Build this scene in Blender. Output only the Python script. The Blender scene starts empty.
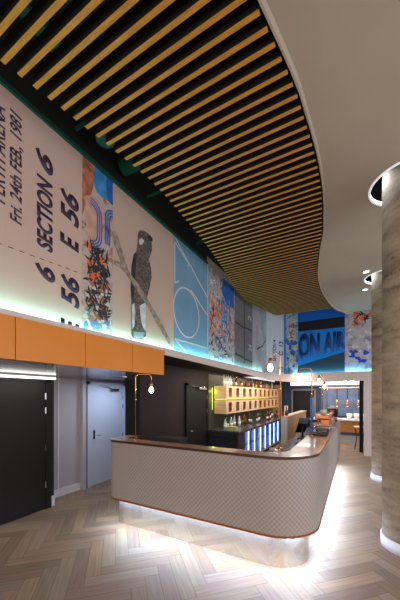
import bpy, bmesh, math, random
from mathutils import Vector, Matrix
random.seed(7)
S = bpy.context.scene
COL = S.collection
PI = math.pi
# ------------------------------------------------------------------ camera
FPX = 283.3; HZ = 395.0; CH = 1.85
TH = math.atan((356.5-200)/FPX); c_, s_ = math.cos(TH), math.sin(TH)
cam_d = bpy.data.cameras.new('camera'); cam = bpy.data.objects.new('camera', cam_d); COL.objects.link(cam)
cam.location = (0, 0, CH); cam.rotation_euler = (PI/2, 0, TH)
cam_d.sensor_fit = 'VERTICAL'; cam_d.sensor_height = 36; cam_d.lens = 36*FPX/600
cam_d.shift_y = (HZ-300)/600; cam_d.clip_start = .02
S.camera = cam
# ------------------------------------------------------------------ world, exposure
w = bpy.data.worlds.new('world'); S.world = w; w.use_nodes = True
w.node_tree.nodes['Background'].inputs[0].default_value = (.97, .93, .95, 1)
w.node_tree.nodes['Background'].inputs[1].default_value = 1.0
S.view_settings.view_transform = 'Standard'; S.view_settings.look = 'None'
S.view_settings.gamma = 1; S.view_settings.exposure = 0; S.view_settings.use_curve_mapping = False
def area(name, loc, rot, sx, sy, power, col, spread=180):
    d = bpy.data.lights.new(name, 'AREA'); d.shape = 'RECTANGLE'; d.size = sx; d.size_y = sy
    d.energy = power; d.color = col; d.spread = math.radians(spread)
    o = bpy.data.objects.new(name, d); COL.objects.link(o); o.location = loc; o.rotation_euler = rot
    return o
def point(name, loc, power, col, r=.03):
    d = bpy.data.lights.new(name, 'POINT'); d.energy = power; d.color = col; d.shadow_soft_size = r
    o = bpy.data.objects.new(name, d); COL.objects.link(o); o.location = loc
    return o
# unseen fill lamps added behind and to the right of the viewpoint
area('front_glazing_light', (.5, -3.5, 2.2), (PI/2, 0, 0), 7, 3.5, 115, (1, .82, .64))
area('side_glazing_light', (4.6, 4.5, 2.0), (0, PI/2, 0), 3, 8, 130, (.84, .91, 1))
CY = (.36, 1.0, .90)
WASH = 27
area('cove_light_left', (-2.655, 4.6, 2.565), (PI, -.4, 0), .05, 9.0, WASH, CY, 150)
area('cove_light_back', (-.6, 10.04, 2.565), (PI, 0, 0), 2.6, .05, 16, (.15, .7, 1))
COOL = (.62, .77, 1)
area('under_bar_light_front', (-1.85, 2.985, .365), (-.35, 0, 0), 2.3, .05, 36, COOL)
area('under_bar_light_corner', (-.555, 3.125, .365), (-.35, 0, PI/4), .36, .05, 9, COOL)
area('under_bar_light_side', (-.415, 5.9, .365), (0, -.35, 0), .05, 4.6, 76, COOL)
area('under_bar_light_end', (-3.12, 3.15, .36), (0, 0, 0), .05, .3, 1.5, COOL)
area('back_bar_green', (-3.37, 9.4, 1.722), (0, -PI/2, 0), .02, 5.0, 4, (.75, 1, .05))
area('bar_soffit_light', (-2.665, 8.2, 2.465), (0, 0, 0), .04, 5.6, 55, (1, .92, .66))
area('bar_work_light', (-1.6, 8.8, 2.6), (0, 0, 0), .6, 4.0, 40, (1, .9, .8))
area('servery_light', (-.6, 12.0, 2.6), (0, 0, 0), 3, 1.2, 90, (1, .95, .9))
area('door_lobby_light', (-4.2, 1.9, 2.12), (0, 0, 0), .05, 1.8, 9, (.95, 1, .9))
area('door_lobby_cool', (-4.1, 4.3, 2.12), (0, 0, 0), .3, .6, 12, (.7, .8, 1))

# ------------------------------------------------------------------ materials
def mat(name, col, rough=.5, metal=0, spec=.5, emit=None, es=0, trans=0, noise=None, bump=None, coat=0, ior=1.45, alpha=None):
    m = bpy.data.materials.new(name); m.use_nodes = True
    nt = m.node_tree; b = nt.nodes['Principled BSDF']
    b.inputs['Base Color'].default_value = (*col, 1); b.inputs['Roughness'].default_value = rough
    b.inputs['Metallic'].default_value = metal; b.inputs['Specular IOR Level'].default_value = spec
    b.inputs['Transmission Weight'].default_value = trans; b.inputs['IOR'].default_value = ior
    b.inputs['Coat Weight'].default_value = coat
    if emit: b.inputs['Emission Color'].default_value = (*emit, 1); b.inputs['Emission Strength'].default_value = es
    tc = nt.nodes.new('ShaderNodeTexCoord')
    if noise:      # (scale, amount, (sx,sy,sz))
        mp = nt.nodes.new('ShaderNodeMapping'); mp.inputs['Scale'].default_value = noise[2]
        nt.links.new(tc.outputs['Object'], mp.inputs[0])
        n = nt.nodes.new('ShaderNodeTexNoise'); n.inputs['Scale'].default_value = noise[0]; n.inputs['Detail'].default_value = 6
        nt.links.new(mp.outputs[0], n.inputs['Vector'])
        cr = nt.nodes.new('ShaderNodeValToRGB'); a = noise[1]
        cr.color_ramp.elements[0].position = .3; cr.color_ramp.elements[1].position = .7
        cr.color_ramp.elements[0].color = (*[max(0, x*(1-a)) for x in col], 1)
        cr.color_ramp.elements[1].color = (*[min(1, x*(1+a)) for x in col], 1)
        nt.links.new(n.outputs[0], cr.inputs[0]); nt.links.new(cr.outputs[0], b.inputs['Base Color'])
        if bump:
            bp = nt.nodes.new('ShaderNodeBump'); bp.inputs['Strength'].default_value = bump; bp.inputs['Distance'].default_value = .01
            nt.links.new(n.outputs[0], bp.inputs['Height']); nt.links.new(bp.outputs[0], b.inputs['Normal'])
    return m
def artmat(name, scale, stops, seed=0, sc=(1, 1, 1), rough=.6, zramp=None):
    """printed artwork: blotchy noise through a stepped colour ramp"""
    m = bpy.data.materials.new(name); m.use_nodes = True; nt = m.node_tree; b = nt.nodes['Principled BSDF']
    b.inputs['Roughness'].default_value = rough
    tc = nt.nodes.new('ShaderNodeTexCoord'); mp = nt.nodes.new('ShaderNodeMapping')
    mp.inputs['Scale'].default_value = sc; mp.inputs['Location'].default_value = (seed, seed*1.7, seed*.3)
    nt.links.new(tc.outputs['Object'], mp.inputs[0])
    n = nt.nodes.new('ShaderNodeTexNoise'); n.inputs['Scale'].default_value = scale; n.inputs['Detail'].default_value = 5
    n.inputs['Roughness'].default_value = .68; n.inputs['Distortion'].default_value = .6
    nt.links.new(mp.outputs[0], n.inputs['Vector'])
    cr = nt.nodes.new('ShaderNodeValToRGB'); r = cr.color_ramp
    r.elements[0].position = stops[0][0]; r.elements[0].color = (*stops[0][1], 1)
    r.elements[1].position = stops[1][0]; r.elements[1].color = (*stops[1][1], 1)
    for p, cc in stops[2:]:
        e = r.elements.new(p); e.color = (*cc, 1)
    nt.links.new(n.outputs[0], cr.inputs[0]); nt.links.new(cr.outputs[0], b.inputs['Base Color'])
    return m
M = {}
M['plaster'] = mat('plaster', (.43, .365, .285), .9, noise=(.8, .06, (1, 1, 1)))
M['black'] = mat('black_paint', (.008, .009, .009), .8)
M['green'] = mat('dark_green_steel', (.012, .085, .055), .45, metal=.2)
M['ledge'] = mat('ledge_paint', (.72, .62, .60), .6)
M['white'] = mat('white_paint', (.75, .75, .78), .5)
M['lilac'] = mat('pale_lilac_wall', (.50, .47, .52), .6)
M['bluedoor'] = mat('pale_blue_door_paint', (.55, .62, .78), .5)
M['blackdoor'] = mat('charcoal_door_paint', (.012, .010, .011), .6, spec=.3)
M['brown'] = mat('dark_brown_wall', (.034, .023, .026), .7, spec=.25, noise=(3, .15, (1, 1, 1)))
M['orange'] = mat('orange_laminate', (.76, .25, .02), .38)
M['soffit'] = mat('glossy_soffit', (.16, .13, .14), .16)
M['steel'] = mat('brushed_steel', (.6, .6, .62), .25, metal=1)
M['chrome'] = mat('chrome', (.8, .8, .82), .12, metal=1)
M['brass'] = mat('brass', (.75, .42, .16), .25, metal=1)
M['copper'] = mat('copper', (.55, .20, .09), .28, metal=1)
M['coppertrim'] = mat('copper_trim', (.50, .14, .03), .35, metal=.5)
M['plinth'] = mat('polished_plinth', (.66, .64, .60), .07, metal=.85)
M['ply'] = mat('pale_plywood', (.68, .46, .32), .55, noise=(5, .15, (1, .2, 4)))
M['ply2'] = mat('oiled_plywood', (.60, .33, .16), .5, noise=(4, .2, (1, .3, 5)))
M['darkstone'] = mat('dark_stone', (.06, .07, .11), .18)
M['darkcab'] = mat('dark_cabinet', (.035, .037, .06), .4)
M['navy'] = mat('navy_wall', (.030, .040, .075), .6)
M['bluewall'] = mat('slate_blue_tiles', (.13, .17, .27), .35, noise=(1.2, .3, (3, 1, 3)))
M['barlower'] = mat('bar_inner', (.03, .03, .04), .5)
M['bulb'] = mat('bulb_glow', (1, .85, .7), .3, emit=(1, .72, .48), es=9)
M['led'] = mat('white_led', (1, 1, 1), .3, emit=(.95, 1, .95), es=3)
M['cyanled'] = mat('cyan_led', (.5, 1, .95), .3, emit=CY, es=2)
M['greenled'] = mat('lime_led', (.8, 1, .2), .3, emit=(.75, .9, .1), es=1.0)
M['blueled'] = mat('blue_led', (.3, .55, 1), .3, emit=(.03, .16, .75), es=1.0)
M['coolled'] = mat('cool_led', (.8, .9, 1), .3, emit=(.6, .8, 1), es=2.5)
M['glass'] = mat('clear_glass', (.95, .98, 1), .03, trans=1, ior=1.05)
M['rubber'] = mat('black_rubber', (.02, .02, .022), .7)
M['screen'] = mat('dark_screen', (.01, .012, .02), .1)
M['ink'] = mat('dark_purple_ink', (.045, .025, .055), .6)
M['inkblue'] = mat('blue_ink', (.05, .05, .22), .6)
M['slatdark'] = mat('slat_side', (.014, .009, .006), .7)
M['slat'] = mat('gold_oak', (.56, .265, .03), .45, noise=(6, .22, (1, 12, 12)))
M['board'] = mat('grey_underside', (.3, .3, .3), .6)
M['cream'] = mat('cream_ceramic', (.7, .68, .62), .3)

# bar top wood
M['bartop'] = mat('bar_top_oak', (.42, .25, .18), .28, noise=(3, .25, (2, 2, 8)), coat=.3)
M['baredge'] = mat('bar_edge_walnut', (.075, .028, .018), .35)
# concrete
def concrete():
    m = mat('board_marked_concrete', (.27, .235, .20), .85); nt = m.node_tree; b = nt.nodes['Principled BSDF']
    tc = nt.nodes.new('ShaderNodeTexCoord')
    def nz(sc, scale, det):
        mp = nt.nodes.new('ShaderNodeMapping'); mp.inputs['Scale'].default_value = sc; nt.links.new(tc.outputs['Object'], mp.inputs[0])
        n = nt.nodes.new('ShaderNodeTexNoise'); n.inputs['Scale'].default_value = scale; n.inputs['Detail'].default_value = det
        nt.links.new(mp.outputs[0], n.inputs['Vector']); return n
    a = nz((1, 1, 4.5), 2.2, 6); d = nz((1, 1, 1), 30, 4)
    mx = nt.nodes.new('ShaderNodeMath'); mx.operation = 'MULTIPLY_ADD'; mx.inputs[1].default_value = .35
    nt.links.new(d.outputs[0], mx.inputs[0]); nt.links.new(a.outputs[0], mx.inputs[2])
    cr = nt.nodes.new('ShaderNodeValToRGB'); e = cr.color_ramp.elements
    e[0].position = .42; e[0].color = (.17, .135, .10, 1); e[1].position = .88; e[1].color = (.52, .43, .33, 1)
    x = cr.color_ramp.elements.new(.62); x.color = (.36, .295, .225, 1)
    nt.links.new(mx.outputs[0], cr.inputs[0]); nt.links.new(cr.outputs[0], b.inputs['Base Color'])
    bp = nt.nodes.new('ShaderNodeBump'); bp.inputs['Strength'].default_value = .4; bp.inputs['Distance'].default_value = .01
    nt.links.new(mx.outputs[0], bp.inputs['Height']); nt.links.new(bp.outputs[0], b.inputs['Normal'])
    return m
M['concrete'] = concrete()
# herringbone planks: uv runs along each board, vertex colour gives the tone of each board
def planks():
    m = mat('oak_planks', (.5, .4, .3), .5); nt = m.node_tree; b = nt.nodes['Principled BSDF']
    uv = nt.nodes.new('ShaderNodeUVMap'); mp = nt.nodes.new('ShaderNodeMapping'); mp.inputs['Scale'].default_value = (2.2, 34, 1)
    nt.links.new(uv.outputs[0], mp.inputs[0])
    n = nt.nodes.new('ShaderNodeTexNoise'); n.inputs['Scale'].default_value = 1; n.inputs['Detail'].default_value = 5; n.inputs['Distortion'].default_value = .5
    nt.links.new(mp.outputs[0], n.inputs['Vector'])
    at = nt.nodes.new('ShaderNodeVertexColor'); at.layer_name = 'tone'
    cr = nt.nodes.new('ShaderNodeValToRGB'); e = cr.color_ramp.elements
    e[0].position = .28; e[0].color = (.66, .64, .62, 1); e[1].position = .68; e[1].color = (1, 1, 1, 1)
    nt.links.new(n.outputs[0], cr.inputs[0])
    mx = nt.nodes.new('ShaderNodeMixRGB'); mx.blend_type = 'MULTIPLY'; mx.inputs[0].default_value = .85
    nt.links.new(at.outputs[0], mx.inputs[1]); nt.links.new(cr.outputs[0], mx.inputs[2]); nt.links.new(mx.outputs[0], b.inputs['Base Color'])
    return m
M['planks'] = planks()
# scallop tiles on the bar front
def scallop():
    m = mat('scallop_tiles', (.5, .44, .41), .42); nt = m.node_tree; b = nt.nodes['Principled BSDF']
    uv = nt.nodes.new('ShaderNodeUVMap'); sep = nt.nodes.new('ShaderNodeSeparateXYZ'); nt.links.new(uv.outputs[0], sep.inputs[0])
    def mth(op, a, bb=None, cc=None):
        n = nt.nodes.new('ShaderNodeMath'); n.operation = op
        for i, v in enumerate((a, bb, cc)):
            if v is None: continue
            if isinstance(v, (int, float)): n.inputs[i].default_value = v
            else: nt.links.new(v, n.inputs[i])
        return n.outputs[0]
    Wd, Ht = .052, .056
    def dist(ou, ov):
        u = mth('SUBTRACT', mth('FRACT', mth('ADD', mth('DIVIDE', sep.outputs[0], Wd), ou)), .5)
        v = mth('SUBTRACT', mth('FRACT', mth('ADD', mth('DIVIDE', sep.outputs[1], Ht), ov)), .5)
        return mth('SQRT', mth('ADD', mth('MULTIPLY', u, u), mth('MULTIPLY', v, v)))
    dA, dB = dist(0, 0), dist(.5, .5); d = mth('MINIMUM', dA, dB); ed = mth('ABSOLUTE', mth('SUBTRACT', dA, dB))
    cr = nt.nodes.new('ShaderNodeValToRGB'); e = cr.color_ramp.elements
    e[0].position = .03; e[0].color = (.25, .215, .20, 1); e[1].position = .13; e[1].color = (.45, .395, .365, 1)
    nt.links.new(ed, cr.inputs[0]); nt.links.new(cr.outputs[0], b.inputs['Base Color'])
    bp = nt.nodes.new('ShaderNodeBump'); bp.inputs['Strength'].default_value = .45; bp.inputs['Distance'].default_value = .01; bp.invert = True
    nt.links.new(mth('POWER', d, 2.0), bp.inputs['Height']); nt.links.new(bp.outputs[0], b.inputs['Normal'])
    return m
M['scallop'] = scallop()

# ------------------------------------------------------------------ mesh helpers
ORG = {}
class MB:
    def __init__(s): s.bm = bmesh.new(); s.uv = s.bm.loops.layers.uv.new('UVMap')
    def box(s, x0, x1, y0, y1, z0, z1, mi=0, bev=0):
        b = bmesh.new()
        vs = [b.verts.new((x, y, z)) for x in (x0, x1) for y in (y0, y1) for z in (z0, z1)]
        for q in ((0, 1, 3, 2), (4, 6, 7, 5), (0, 4, 5, 1), (2, 3, 7, 6), (0, 2, 6, 4), (1, 5, 7, 3)):
            b.faces.new([vs[i] for i in q])
        if bev: bmesh.ops.bevel(b, geom=b.edges[:], offset=bev, segments=2, affect='EDGES', profile=.6)
        s.add(b, mi); return s
    def add(s, b, mi=0, mtx=None):
        if mtx: bmesh.ops.transform(b, matrix=mtx, verts=b.verts)
        mp = {v: s.bm.verts.new(v.co) for v in b.verts}
        for f in b.faces:
            try: g = s.bm.faces.new([mp[v] for v in f.verts]); g.material_index = mi; g.smooth = f.smooth
            except ValueError: pass
        b.free()
    def poly(s, pts, h, mi=0):      # prism: pts 3d, extruded by vector h
        a = [s.bm.verts.new(p) for p in pts]; bb = [s.bm.verts.new(Vector(p)+Vector(h)) for p in pts]; n = len(pts)
        f = s.bm.faces.new(a[::-1]); g = s.bm.faces.new(bb); f.material_index = g.material_index = mi
        for i in range(n):
            q = s.bm.faces.new((a[i], a[(i+1) % n], bb[(i+1) % n], bb[i])); q.material_index = mi
        return s
    def lathe(s, prof, cx=0, cy=0, cz=0, n=16, mi=0, smooth=True):   # prof: (r,z)
        rings = []
        for r, z in prof:
            rings.append([s.bm.verts.new((cx+max(r, 1e-4)*math.cos(2*PI*k/n), cy+max(r, 1e-4)*math.sin(2*PI*k/n), cz+z)) for k in range(n)])
        for a, b in zip(rings, rings[1:]):
            for k in range(n):
                f = s.bm.faces.new((a[k], a[(k+1) % n], b[(k+1) % n], b[k])); f.smooth = smooth; f.material_index = mi
        f = s.bm.faces.new(rings[0][::-1]); f.material_index = mi; f = s.bm.faces.new(rings[-1]); f.material_index = mi
        return s
    def tube(s, pts, r, n=8, mi=0, cap=True):
        pts = [Vector(p) for p in pts]; rings = []; up = None
        for i, p in enumerate(pts):
            t = (pts[min(i+1, len(pts)-1)]-pts[max(i-1, 0)]).normalized()
            if up is None: up = t.orthogonal().normalized()
            else: up = (up-t*up.dot(t)).normalized()
            sd = t.cross(up)
            rr = r[i] if isinstance(r, (list, tuple)) else r
            rings.append([s.bm.verts.new(p+rr*(up*math.cos(2*PI*k/n)+sd*math.sin(2*PI*k/n))) for k in range(n)])
        for a, b in zip(rings, rings[1:]):
            for k in range(n):
                f = s.bm.faces.new((a[k], a[(k+1) % n], b[(k+1) % n], b[k])); f.smooth = True; f.material_index = mi
        if cap: s.bm.faces.new(rings[0][::-1]).material_index = mi; s.bm.faces.new(rings[-1]).material_index = mi
        return s
    def sphere(s, c, r, sz=1, n=12, mi=0):
        b = bmesh.new(); bmesh.ops.create_uvsphere(b, u_segments=n, v_segments=max(6, n*2//3), radius=r)
        for f in b.faces: f.smooth = True
        s.add(b, mi, Matrix.Translation(c) @ Matrix.Diagonal((1, 1, sz, 1))); return s
    def build(s, name, mats, parent=None, fixn=True):
        if not isinstance(mats, (list, tuple)): mats = [mats]
        if fixn: bmesh.ops.recalc_face_normals(s.bm, faces=s.bm.faces[:])
        vs = [v.co for v in s.bm.verts]
        if parent is None:
            o0 = Vector(((min(v.x for v in vs)+max(v.x for v in vs))/2, (min(v.y for v in vs)+max(v.y for v in vs))/2, min(v.z for v in vs)))
        else: o0 = ORG[parent.name]
        for v in s.bm.verts: v.co -= o0
        me = bpy.data.meshes.new(name); s.bm.to_mesh(me); s.bm.free()
        for m in mats: me.materials.append(m)
        o = bpy.data.objects.new(name, me); COL.objects.link(o)
        if parent is None: o.location = o0
        else: o.parent = parent
        ORG[o.name] = o0.copy()
        return o
def tag(o, label=None, cat=None, group=None, kind=None):
    if label: o['label'] = label
    if cat: o['category'] = cat
    if group: o['group'] = group
    if kind: o['kind'] = kind
    return o
def thing(name, label, cat, loc, group=None):
    o = bpy.data.objects.new(name, None); COL.objects.link(o); o.location = loc; ORG[o.name] = Vector(loc); o.empty_display_size = .1
    return tag(o, label, cat, group)
def struct(mb, name, m, parent=None):
    o = mb.build(name, m, parent)
    if parent is None: o['kind'] = 'structure'
    return o
def copy_tree(o, parent=None):
    c = o.copy(); COL.objects.link(c); c.parent = parent; ORG[c.name] = ORG.get(o.name, Vector((0, 0, 0)))
    for ch in [x for x in S.objects if x.parent == o]: copy_tree(ch, c)
    return c
def place(o, loc, label=None, group=None, rz=0, sc=1):
    o.location = loc; o.rotation_euler = (0, 0, rz); o.scale = (sc, sc, sc)
    if label: o['label'] = label
    if group: o['group'] = group
    return o

# ------------------------------------------------------------------ mural wall path (arc length s, height z)
WX, WY, WR, YS = -2.72, 10.1, .8, 9.3
ARC = WR*PI/2
def wall(s, z, d=0.0):          # d = distance in front of the wall
    if s <= YS: return Vector((WX+d, s, z))
    if s <= YS+ARC:
        a = (s-YS)/WR; return Vector((WX+WR-(WR-d)*math.cos(a), YS+(WR-d)*math.sin(a), z))
    return Vector((WX+WR+(s-YS-ARC), WY-d, z))
def proj(p):
    r = p.x*c_+p.y*s_; f = -p.x*s_+p.y*c_
    return 200+FPX*r/f, HZ-FPX*(p.z-CH)/f, f
def ws(px, py):                 # where the line of sight through a picture point meets the mural wall
    lo, hi = .3, 14.5
    for _ in range(50):
        mid = (lo+hi)/2
        if proj(wall(mid, 3))[0] < px: lo = mid
        else: hi = mid
    f = proj(wall(lo, 3))[2]
    return lo, CH+(HZ-py)*f/FPX
def strip(mb, s0, s1, z0, z1, d0, d1, mi=0, zb=None):
    n = max(1, int(math.ceil((min(s1, YS+ARC)-max(s0, YS))/.1))) if (s1 > YS and s0 < YS+ARC) else 1
    ss = [s0+(s1-s0)*i/n for i in range(n+1)]
    if n > 1: ss = sorted(set([s0, s1]+[x for x in [YS+ARC*i/12 for i in range(13)] if s0 < x < s1]))
    bm = mb.bm; R = []
    for s in ss:
        za = zb(s) if zb else z0
        R.append([bm.verts.new(wall(s, za, d0)), bm.verts.new(wall(s, za, d1)), bm.verts.new(wall(s, z1, d1)), bm.verts.new(wall(s, z1, d0))])
    for a, b in zip(R, R[1:]):
        for k in range(4):
            f = bm.faces.new((a[k], b[k], b[(k+1) % 4], a[(k+1) % 4])); f.material_index = mi
    bm.faces.new(R[0]).material_index = mi; bm.faces.new(R[-1][::-1]).material_index = mi
def flat(mb, pts, d=.016, th=.003, mi=0):      # printed shape: outline in (s,z)
    pts = [(q, min(z, 4.546) if q < 5.2 else z) for q, z in pts]
    a = [mb.bm.verts.new(wall(s, z, d)) for s, z in pts]; b = [mb.bm.verts.new(wall(s, z, d+th)) for s, z in pts]; n = len(pts)
    mb.bm.faces.new(a[::-1]).material_index = mi; mb.bm.faces.new(b).material_index = mi
    for i in range(n): mb.bm.faces.new((a[i], a[(i+1) % n], b[(i+1) % n], b[i])).material_index = mi
def fpx(mb, pts, **k): flat(mb, [ws(*p) for p in pts], **k)
def line(mb, a, b, wd, **k):
    (s0, z0), (s1, z1) = a, b; L = math.hypot(s1-s0, z1-z0); nx, nz = -(z1-z0)/L*wd/2, (s1-s0)/L*wd/2
    flat(mb, [(s0+nx, z0+nz), (s1+nx, z1+nz), (s1-nx, z1-nz), (s0-nx, z0-nz)], **k)
def ring(mb, cs, cz, r, wd, a0=0, a1=2*PI, n=40, d=.016, th=.003, mi=0):
    P = []
    for i in range(n+1):
        a = a0+(a1-a0)*i/n
        P.append([(cs+(r+e)*math.cos(a), cz+(r+e)*math.sin(a)) for e in (-wd/2, wd/2)])
    for p, q in zip(P, P[1:]): flat(mb, [p[0], q[0], q[1], p[1]], d=d, th=th, mi=mi)
def text_bm(txt, shear=0, bold=0.0):
    cu = bpy.data.curves.new('lettering', 'FONT'); cu.body = txt; cu.size = 1; cu.shear = shear; cu.offset = bold
    cu.fill_mode = 'FRONT'; cu.resolution_u = 4
    o = bpy.data.objects.new('lettering', cu); COL.objects.link(o)
    bpy.context.view_layer.update()
    me = bpy.data.meshes.new_from_object(o.evaluated_get(bpy.context.evaluated_depsgraph_get()))
    b = bmesh.new(); b.from_mesh(me); bpy.data.objects.remove(o); bpy.data.curves.remove(cu); bpy.data.meshes.remove(me)
    b.faces.ensure_lookup_table()
    r = bmesh.ops.extrude_face_region(b, geom=b.faces[:])
    for v in [g for g in r['geom'] if isinstance(g, bmesh.types.BMVert)]: v.co.z += 1
    xs = [v.co.x for v in b.verts]; ys = [v.co.y for v in b.verts]
    return b, min(xs), max(xs), 0.0, max(ys)
def wtext(txt, sb, st, z0, z1, m, parent, shear=.25, bold=.02, clip=None, cap=None):
    """upright-rotated lettering reading upwards: baseline at sb, letter tops at st, from z0 up to z1"""
    b, x0, x1, y0, y1 = text_bm(txt, shear, bold)
    if cap: y1 = cap
    if clip:   # cut away below a height
        lim = x0+(clip-z0)/(z1-z0)*(x1-x0)
        bmesh.ops.bisect_plane(b, geom=b.verts[:]+b.edges[:]+b.faces[:], plane_co=(lim, 0, 0), plane_no=(-1, 0, 0), clear_outer=True)
    for v in b.verts:
        s = sb+(st-sb)*(v.co.y-y0)/(y1-y0); z = z0+(z1-z0)*(v.co.x-x0)/(x1-x0)
        v.co = wall(s, z, .016+.003*v.co.z)
    mb = MB(); mb.add(b); return mb.build('lettering', m, parent)

# ------------------------------------------------------------------ FLOOR
def floor():
    mb = MB(); bm = mb.bm; col = bm.loops.layers.float_color.new('tone')
    mb.box(-5.2, 4.8, -4, 14.2, -.1, -.003)
    for f in bm.faces:
        f.material_index = 1
    Wd, L = .145, .725; r = math.sqrt(.5); rnd = random.Random(3)
    tones = [(.34, .235, .16), (.30, .21, .145), (.37, .265, .185), (.27, .185, .13), (.35, .25, .18), (.36, .24, .155)]
    for i in range(-140, 160):
        for j in range(-14, 16):
            for k in (0, 1):
                bx, by = i*Wd+j*L, i*Wd-j*L
                q = (bx, by, bx+L, by+Wd) if k == 0 else (bx+L, by+Wd-L, bx+L+Wd, by+Wd)
                cx, cy = (q[0]+q[2])/2, (q[1]+q[3])/2
                X, Y = (cx-cy)*r, (cx+cy)*r
                X -= .25
                if not (-5.1 < X < 4.6 and -1.2 < Y < 13.9): continue
                g = .0016; t = rnd.choice(tones); t = tuple(min(1, a*rnd.uniform(.94, 1.05)) for a in t)
                cs = [(q[0]+g, q[1]+g), (q[2]-g, q[1]+g), (q[2]-g, q[3]-g), (q[0]+g, q[3]-g)]
                f = bm.faces.new([bm.verts.new(((a-b)*r-.25, (a+b)*r, 0)) for a, b in cs])
                ro = rnd.uniform(0, 50)
                for lp, (a, b) in zip(f.loops, cs):
                    u, v = (a, b) if k == 0 else (b, a)
                    lp[mb.uv].uv = (u+ro, v+ro*.37); lp[col] = (*t, 1)
    return struct(mb, 'floor', [M['planks'], mat('plank_joint', (.09, .065, .05), .7)])
floor()

# ------------------------------------------------------------------ WALLS
b = MB(); strip(b, -3.5, YS+ARC+3.6, 2.53, 4.74, -.12, 0); struct(b, 'wall_left', M['plaster'])
b = MB(); strip(b, -3.5, YS+ARC+3.6, 4.741, 5.3, -.12, 0); struct(b, 'wall_left', M['black'])
b = MB(); strip(b, -3.5, 5.2, 4.624, 4.74, .001, .012); struct(b, 'trim_6', M['black'])
struct(MB().box(-4.65, -4.45, -3.5, 2.98, 0, 2.158), 'wall_left', M['brown'])
struct(MB().box(-4.95, -4.75, 2.98, 5.3, 0, 2.158), 'wall_left', M['lilac'])
struct(MB().box(-3.73, -3.4, 3.94, 13.8, 0, 2.468), 'wall_left', M['brown'])
struct(MB().box(-3.395, 4.6, 13.5, 13.7, 0, 2.9), 'wall_back', M['navy'])
struct(MB().box(.20, .44, 9.96, 10.22, 0, 2.30), 'wall_back', M['ledge'])
struct(MB().box(.46, 4.6, 10.0, 10.2, 0, 2.30), 'wall_back', M['lilac'])
b = MB(); b.box(-4.95, -2.62, -3.5, 3.57, 2.16, 2.18); b.box(-4.95, -3.74, 3.57, 5.3, 2.16, 2.18)
struct(b, 'ceiling', M['soffit'])
struct(MB().box(-3.73, -2.62, 3.58, 9.3, 2.471, 2.49), 'ceiling', M['brown'])
struct(MB().box(-3.73, 4.6, 10.25, 13.8, 2.62, 2.66), 'ceiling', M['white'])
struct(MB().box(-5, 4.8, -4, 14.2, 5.3, 5.45), 'ceiling', M['black'])
# ledge with its lighting trough
def zb(s): return 2.472 if s < 8 else max(2.29, 2.472-(s-8)*.07)
b = MB()
strip(b, -3.5, 3.56, 2.532, 2.542, .001, .12); strip(b, -3.5, 3.56, 2.543, 2.578, .095, .12)
struct(b, 'trim_1', M['ledge'])
b = MB(); strip(b, 3.57, YS+ARC+2.52, 0, 2.578, .095, .125, zb=zb)
for s0 in (3.57,): strip(b, s0, YS+ARC+2.52, 2.5, 2.512, .001, .0945)
struct(b, 'trim_2', M['ledge'])
b = MB(); strip(b, .3, YS+ARC+2.4, 2.545, 2.553, .03, .06)
tag(b.build('led_strip', M['cyanled']), 'cyan light strip hidden in the trough under the printed murals', 'led strip')
b = MB(); b.box(-3.387, -3.377, 7.0, 12.3, 1.715, 1.735)
tag(b.build('led_strip', M['greenled']), 'lime green light strip behind the plywood bottle boxes', 'led strip')
b = MB(); b.box(-3.387, -3.380, 6.80, 6.82, 1.45, 2.05)
tag(b.build('led_strip', M['greenled']), 'upright lime green light strip beside the first plywood box', 'led strip')
# steel channel on top of the mural
b = MB(); strip(b, -3.5, 5.2, 4.555, 4.60, .001, .035); strip(b, -3.5, 5.2, 4.601, 4.622, .001, .012)
tag(b.build('steel_channel', M['green']), 'dark green steel channel running along the top of the murals', 'steel channel')
# baseboards
struct(MB().box(-4.45, -4.43, 2.60+.33, 2.98, 0, .17), 'baseboard_left', M['white'])
struct(MB().box(-4.75, -4.73, 2.99, 3.80, 0, .14), 'baseboard_left', M['white'])

# ------------------------------------------------------------------ SLATTED CEILING
ZC = 4.35
Lc = [(-1, -2.5), (.5, -2.4), (1.146, -2.33), (1.464, -2.273), (1.9, -2.2), (2.243, -2.147), (2.55, -2.103), (2.83, -2.095), (3.27, -2.12), (3.72, -2.15), (4.29, -2.2), (5.06, -2.3), (5.9, -2.43), (6.7, -2.56), (7.1, -2.57), (7.7, -2.5), (8.4, -2.36), (9.16, -2.2)]
Rc = [(-1, -1.2), (.8, -.74), (1.3, -.63), (1.808, -.531), (2.03, -.486), (2.244, -.445), (2.46, -.411), (2.67, -.395), (2.88, -.375), (3.1, -.361), (3.31, -.353), (3.54, -.352), (3.77, -.358), (4.08, -.379), (4.4, -.411), (4.72, -.44), (5.1, -.518), (5.74, -.625), (6.3, -.70), (6.8, -.735), (7.3, -.74), (7.8, -.72), (8.33, -.671), (8.8, -.61), (9.23, -.528), (9.7, -.307), (9.95, -.1)]
def interp(T, y):
    if y <= T[0][0]: return T[0][1]
    for (a, u), (b2, v) in zip(T, T[1:]):
        if y <= b2: return u+(v-u)*(y-a)/(b2-a)
    return T[-1][1]
root = thing('slatted_ceiling', 'large ceiling raft of gold oak slats with a wavy edge', 'slatted ceiling', (-1.4, 4.8, ZC))
y0 = 1.808-.11*10; k = 0
while True:
    y = y0+.10985*k
    if y > 9.02: break
    xl, xr = interp(Lc, y), interp(Rc, y)-.022
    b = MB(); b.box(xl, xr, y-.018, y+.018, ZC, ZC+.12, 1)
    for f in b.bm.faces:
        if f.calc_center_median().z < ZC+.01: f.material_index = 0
    b.build('slat', [M['slat'], M['slatdark']], root); k += 1
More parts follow.
